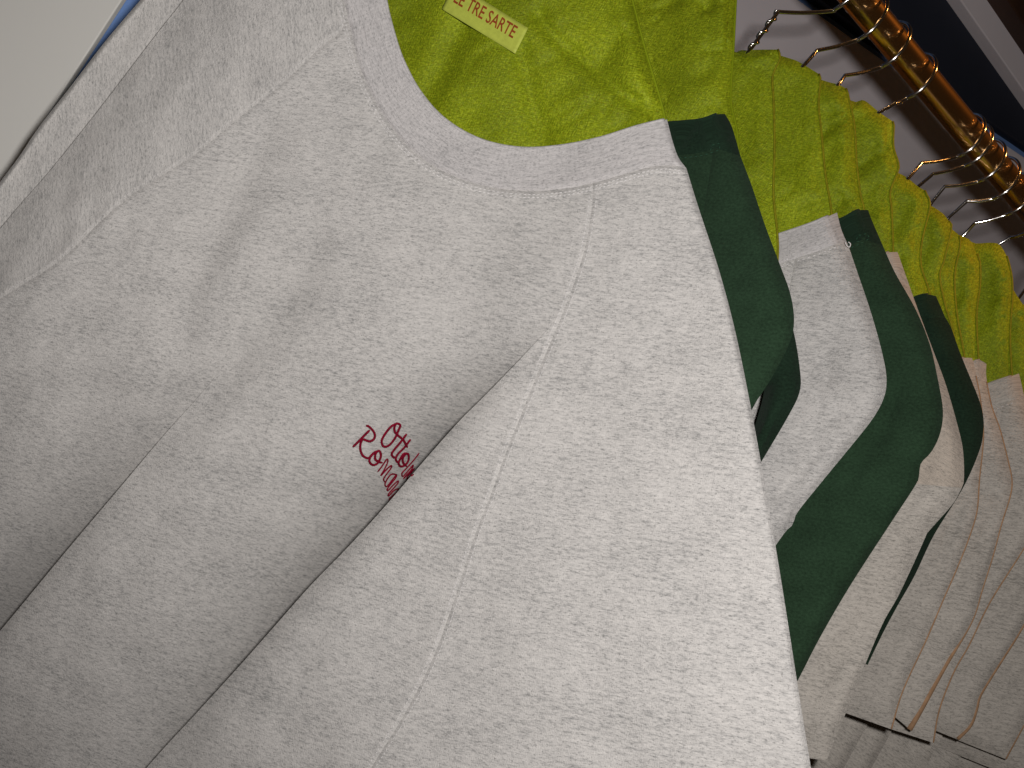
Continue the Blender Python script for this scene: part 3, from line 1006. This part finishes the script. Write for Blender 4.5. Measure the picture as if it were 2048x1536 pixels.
HEM_DROP = {5: -0.07, 7: -0.036, 8: 0.012, 9: -0.04}
SOFT_FOLDS = {      # creases seen in single sleeves: pixel line, depth, width
    1: [([(1560, 600), (1535, 700), (1490, 800)], 0.0030, 0.006)],
    3: [([(1660, 872), (1610, 930), (1536, 1014)], 0.0060, 0.0035), ([(1700, 800), (1640, 862), (1590, 900)], 0.0030, 0.007), ([(1640, 640), (1660, 720), (1650, 790)], 0.0020, 0.010)],
    4: [([(1800, 740), (1765, 850), (1700, 960), (1660, 1010)], 0.0050, 0.006), ([(1850, 860), (1790, 960), (1720, 1080)], 0.0030, 0.008)],
    5: [([(1790, 1130), (1740, 1240), (1660, 1330), (1620, 1420)], 0.0050, 0.008), ([(1885, 985), (1860, 1040), (1850, 1060)], 0.0030, 0.002)],
    7: [([(1930, 900), (1920, 1010), (1880, 1110)], 0.0030, 0.004)],
    8: [([(1990, 1000), (1960, 1090), (1900, 1190)], 0.0035, 0.003), ([(2000, 960), (1985, 1040), (1940, 1130)], 0.0030, 0.003)],
    9: [([(2030, 1010), (2010, 1100), (1940, 1230), (1880, 1360)], 0.0035, 0.003)],
    10: [([(2090, 1060), (2040, 1160), (1960, 1330)], 0.0035, 0.004)],
}
MATS = {'green': (M_GREEN, M_GREENRIB, M_DTHREAD), 'green2': (M_GREEN2, M_GREENRIB, M_DTHREAD), 'grey': (M_GREY, M_GREYRIB, M_THREAD), 'grey2': (M_GREY2, M_GREY2, M_THREAD), 'lamplit': (M_GREY2, M_GREY2, M_THREAD), 'lamplit2': (M_GREY2, M_GREY2, M_THREAD)}
for k, S in SHIRT.items():
    pl = PL[S['c']]
    mb, mc, mt = MATS[S['mat']]
    nk = pl.uv(smooth(S['neck'], 5)); sd = pl.uv(smooth(S['side'], 4)); ed = pl.uv(smooth(S['edge'], 5))
    u0 = -0.012
    zl = nk[0, 1] - 0.035
    # complete the scoop of the neckline to the centre
    c = np.array([u0, zl]); p1 = nk[0]
    mid_ = np.array([[u0 + (p1[0] - u0) * t, zl + (p1[1] - zl) * t ** 2.2] for t in np.linspace(0, 1, 8)[:-1]])
    halfneck = np.vstack([mid_, nk])
    cw = S['cw']
    sb = sd[-1]                                          # where the collar seam meets the shoulder edge
    off = offset_line(halfneck, -cw)
    ok = off[:, 0] < sb[0] - 0.004
    halfseam = np.vstack([off[ok], sb[None]])
    halfseam[0] = [u0, zl - cw]
    # raglan seam, armpit, sleeve and body
    j = int(len(halfseam) * 0.62)
    rs = halfseam[j]
    hemo = ed[-1]
    arm = np.array([min(ed[:, 0].max() - 0.05, 0.150), max(hemo[1] + 0.06, rs[1] - 0.22)])
    if k == 2:                                           # a narrow sleeve, the grey behind shows beside it
        arm = pl.uv([(1530, 772)])[0]
    rag = smooth([rs, (rs * 0.6 + arm * 0.4) + [0.012, 0.0], arm], 8)
    hemw = 0.115
    hemi = np.array([hemo[0] - hemw, hemo[1] + HEM_DROP.get(k, -0.03 if k > 9 else 0.0)])
    hemline = np.array([hemi, hemo])
    if hemi[0] > arm[0]:
        hemi[0] = arm[0]
    inner = np.array([arm, (arm + hemi) / 2 + [0.004, 0], hemi])
    if k == 2:
        inner = np.vstack([arm, pl.uv([(1525, 800), (1507, 862), (1400, 1040)])])
        hemi = inner[-1]
        hemline = np.array([hemi, hemo])
    side = smooth([arm, arm + [0.010, -0.15], arm + [0.016, -0.40]], 5)
    mirr = lambda l: np.asarray(l) * [-1, 1] + [2 * u0, 0]
    if k >= 10:
        inner = np.vstack([inner, ed[-1:]])             # far sleeves hang flat: hem lips together
    closed = [ed, sd, inner, side, mirr(ed), mirr(sd), mirr(inner), mirr(side)]
    root = thing('sweatshirt', S['label'], 'sweatshirt', pl.world([[u0, zl]])[0], 'sweatshirts hanging on the rail')
    T = 0.0095 if k < 7 else 0.0075
    folds = [(pl.uv(smooth(l_)), d_, w_) for l_, d_, w_ in SOFT_FOLDS.get(k, ())]
    def front(p, k=k, halfseam=halfseam, rag=rag, folds=folds, hemline=hemline):
        x, y = p[:, 0], p[:, 1]
        h = T + 0.0022 * vnoise(x * 55 + k, y * 9, 50 + k) * sstep(-0.2, -0.33, y) + 0.0010 * vnoise(x * 40, y * 34, 60 + k)
        a = vnoise(x * 46 + y * 14 + 5 * k, y * 7 - x * 6, 70 + k)
        h -= 0.0028 * np.exp(-(a / 0.10) ** 2) * sstep(-0.17, -0.30, y)
        for ln, dep, w in folds:
            d, _, t = pdist(p, ln)
            tt = t / length(ln)
            h -= dep * np.exp(-(d / w) ** 1.3) * sstep(0, 0.25, tt) * (1 - sstep(0.8, 1, tt))
        d, _, _ = pdist(p, hemline)
        h = 0.0004 + (h - 0.0004) * (1 - 0.62 * np.exp(-d / 0.010))
        for ln in (halfseam, rag):
            d, _, _ = pdist(p, ln)
            h += -0.0009 * np.exp(-(d / 0.0012) ** 2)
        return h
    bk = lambda p, b=(0.0065 if k < 7 else 0.0035): np.full(len(p), b)
    def mids(p, rag=rag):
        d, sg, t = pdist(p, rag)
        return 0.007 * sstep(-0.22, -0.42, p[:, 1])
    step = 0.0042
    kwd = dict(front=front, r=0.010, parent=root)
    body = np.vstack([halfseam[:j + 1], rag[1:], side[1:]])
    bodyp = np.vstack([body, mirr(body)[::-1][:-1]])
    shell('body', pl, bodyp, [side, mirr(side)], back=bk, step=0.007, mat=mb, uvf=rot_uv(33), mid=None, **kwd)
    slp = np.vstack([halfseam[j:], ed[1:], inner[:3 if k < 10 else 3][::-1][:-1] if k != 2 else inner[::-1][:-1], rag[::-1][:-1]])
    rl = [offset_line(rag, w) for w in (0.0015, -0.0015)]
    if k == 5:                                           # a cross seam divides this sleeve; lamp warmth is tinted in above it
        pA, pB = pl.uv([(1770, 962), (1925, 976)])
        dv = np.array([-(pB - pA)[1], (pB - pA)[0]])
        shell('shoulder_panel', pl, clip(slp, pA, dv), closed[:3], back=bk, step=step, mat=M_LAMPLIT, uvf=rot_uv(40), mid=mids, lines=rl, **kwd)
        shell('sleeve', pl, clip(slp, pA, -dv), closed[:3], back=bk, step=step, mat=mb, uvf=rot_uv(10), mid=mids, **kwd)
    else:
        shell('sleeve', pl, slp, closed[:3], back=bk, step=step, mat=mb, uvf=rot_uv(10), mid=mids, lines=rl, **kwd)
    slm = mirr(slp)
    shell('sleeve', pl, slm, closed[4:7], back=bk, step=0.008, mat=mb, uvf=rot_uv(60), mid=mids, **kwd)
    colr = np.vstack([halfneck, sd[1:], halfseam[::-1][1:]])
    colp = np.vstack([colr, mirr(colr)[::-1][1:-1]])
    # drop repeated points on the axis
    keep = np.linalg.norm(colp - np.roll(colp, 1, axis=0), axis=1) > 1e-6
    o = shell('collar', pl, colp[keep], closed, back=bk, step=0.0034, mat=mc, uvf=along_uv(np.vstack([mirr(halfseam)[::-1][:-1], halfseam])), **kwd)
    nk_ = resample(np.vstack([mirr(halfneck)[::-1][:-1], halfneck]), 0.003)
    collar_bead(o, pl, nk_, 0.0, front(nk_), closed, 0.010, 0.0011)
    if k >= 7:                                             # added tube on the outer sleeve edge, standing in for orange lamp light
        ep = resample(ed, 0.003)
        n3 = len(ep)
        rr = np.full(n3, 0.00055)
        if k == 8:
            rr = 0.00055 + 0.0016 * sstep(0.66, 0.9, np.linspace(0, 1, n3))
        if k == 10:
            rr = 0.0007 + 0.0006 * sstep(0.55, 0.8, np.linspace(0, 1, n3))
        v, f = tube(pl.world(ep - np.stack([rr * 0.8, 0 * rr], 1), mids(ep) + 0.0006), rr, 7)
        mesh_obj('rim_light_tube', v, f, M_RIM_LIGHT, root)
    # twin needle stitching under the collar
    if k in (1, 3, 4, 9):
        parts = []
        for w in (-0.0022,):
            l = resample(offset_line(halfseam, w)[len(halfseam) // 3:-1], 0.0005)
            for i in range(0, len(l) - 5, 7):
                seg = l[i:i + 5][[0, 2, 4]]
                e = np.minimum(rnd(pdist(seg, ed)[0], 0.010), rnd(pdist(seg, sd)[0], 0.010))
                parts.append(tube(pl.world(seg, front(seg) * e + 0.0001), [0.00018, 0.0003, 0.00018], 5))
        v, f = join(parts)
        o = mesh_obj('stitching', v, f, mt, root); o['kind'] = 'stuff'

# a loose end of thread at the second grey collar
sh3 = [o for o in bpy.data.objects if o.get('label') == SHIRT[3]['label']][0]
v, f = tube(PL[3].world(PL[3].uv(smooth([(1690, 484), (1694, 492), (1699, 494), (1701, 488), (1697, 484)])), 0.006), 0.00035, 6)
mesh_obj('loose_thread', v, f, M_THREAD, sh3)

# ------------------------------------------------------------------ wire hangers
HOOK = {   # cover it carries: base pixel, bend pixel, pixel where it crosses the rail
    0: ((1222, -150), (1262, -200), (1405, -390)),
    1: ((1440, -120), (1470, -165), (1570, -190)),
    2: ((1499, 101), (1556, 24), (1690, -48)),
    3: ((1605, 134), (1634, 101), (1738, 12)),
    4: ((1676, 170), (1690, 151), (1783, 68)),
    5: ((1757, 226), (1790, 207), (1834, 132)),
    6: ((1816, 357), (1843, 326), (1932, 250)),
    7: ((1835, 374), (1866, 348), (1946, 270)),
    8: ((1864, 404), (1889, 373), (1972, 302)),
    9: ((1898, 434), (1934, 402), (2000, 338)),
    10: ((1927, 471), (1950, 446), (2026, 372)),
    11: ((1995, 490), (2020, 475), (2058, 412)),
    12: ((2036, 598), (2056, 570), (2100, 464)),
}
HLABEL = [
    'wire hanger of the large front sweatshirt, above the picture',
    'wire hanger of the first dark green sweatshirt, above the picture',
    'wire hanger with long twisted neck at the top edge',
    'wire hanger whose bright hook is topmost whole one on the rail',
    'wire hanger with short bent neck, second whole hook down the rail',
    'wire hanger with dark hook standing alone before the gap on the rail',
    'wire hanger with bright hook, first of the crowded group below the gap',
    'wire hanger in shadow, second of the crowded group',
    'wire hanger with long sloping stem, third of the crowded group',
    'wire hanger with bright bend, fourth of the crowded group',
    'wire hanger low on the rail, fifth of the crowded group',
    'wire hanger near the right edge, its bend catching light',
    'wire hanger at the right edge beside the last lime cover',
]
E = np.array([RD[1], -RD[0], 0.0])                 # across the rail, towards the camera
WR = 0.0014
for k, (base, bend, cross) in HOOK.items():
    pl = PL[k]
    s = rail_s(cross)
    c = rail(s) + np.array([0, 0, RAIL_R + WR - 0.0212])
    b = pl.world(pl.uv([base]), 0.006 if k == 0 else -0.004)[0]
    dep_b = b[1]
    arc = [c + 0.0212 * (math.cos(t) * E + math.sin(t) * np.array([0, 0, 1])) for t in np.radians(np.linspace(160, -62, 26))]
    dep_a = arc[-1][1]
    bd = at(bend, 0.45 * dep_a + 0.55 * dep_b)
    mid1 = arc[-1] * 0.5 + bd * 0.5 + np.array([0, 0, -0.001])
    dirn = (b - bd) / np.linalg.norm(b - bd)
    low = b + np.array([0, 0, -0.011])
    path = np.vstack([arc, [mid1], [bd * 0.94 + mid1 * 0.06], [bd], [bd * 0.94 + b * 0.06], [b], [low]])
    sm_ = np.vstack([smooth(np.array(arc + [mid1, bd * 0.9 + mid1 * 0.1]), 3), smooth(np.array([bd * 0.9 + mid1 * 0.1, bd, bd * 0.88 + b * 0.12]), 4)[1:], [b], [low]])
    root = thing('wire_hanger', HLABEL[k], 'hanger', rail(s), 'wire hangers on the rail')
    v, f = tube(sm_, WR, 10)
    mesh_obj('hook', v, f, M_STEEL, root)
    # second strand twisted round the neck, where it shows above the cover
    n = 90
    if k > 2:
        n = 0
    if n:
        st = bd if k == 2 else bd * 0.12 + b * 0.88
        ax = np.array([st + (b - st) * t for t in np.linspace(0, 1, n)])
        d_ = (low - st) / np.linalg.norm(low - st)
        p1 = np.cross(d_, [0.2, -0.9, 0.3]); p1 /= np.linalg.norm(p1); p2 = np.cross(d_, p1)
        turns = np.linspace(0, 2 * math.pi * max(1.5, np.linalg.norm(b - st) / 0.011), n)
        hel = ax + 0.0017 * (np.cos(turns)[:, None] * p1 + np.sin(turns)[:, None] * p2)
        v, f = tube(hel, 0.0010, 8)
        mesh_obj('twisted_neck', v, f, M_STEEL, root)
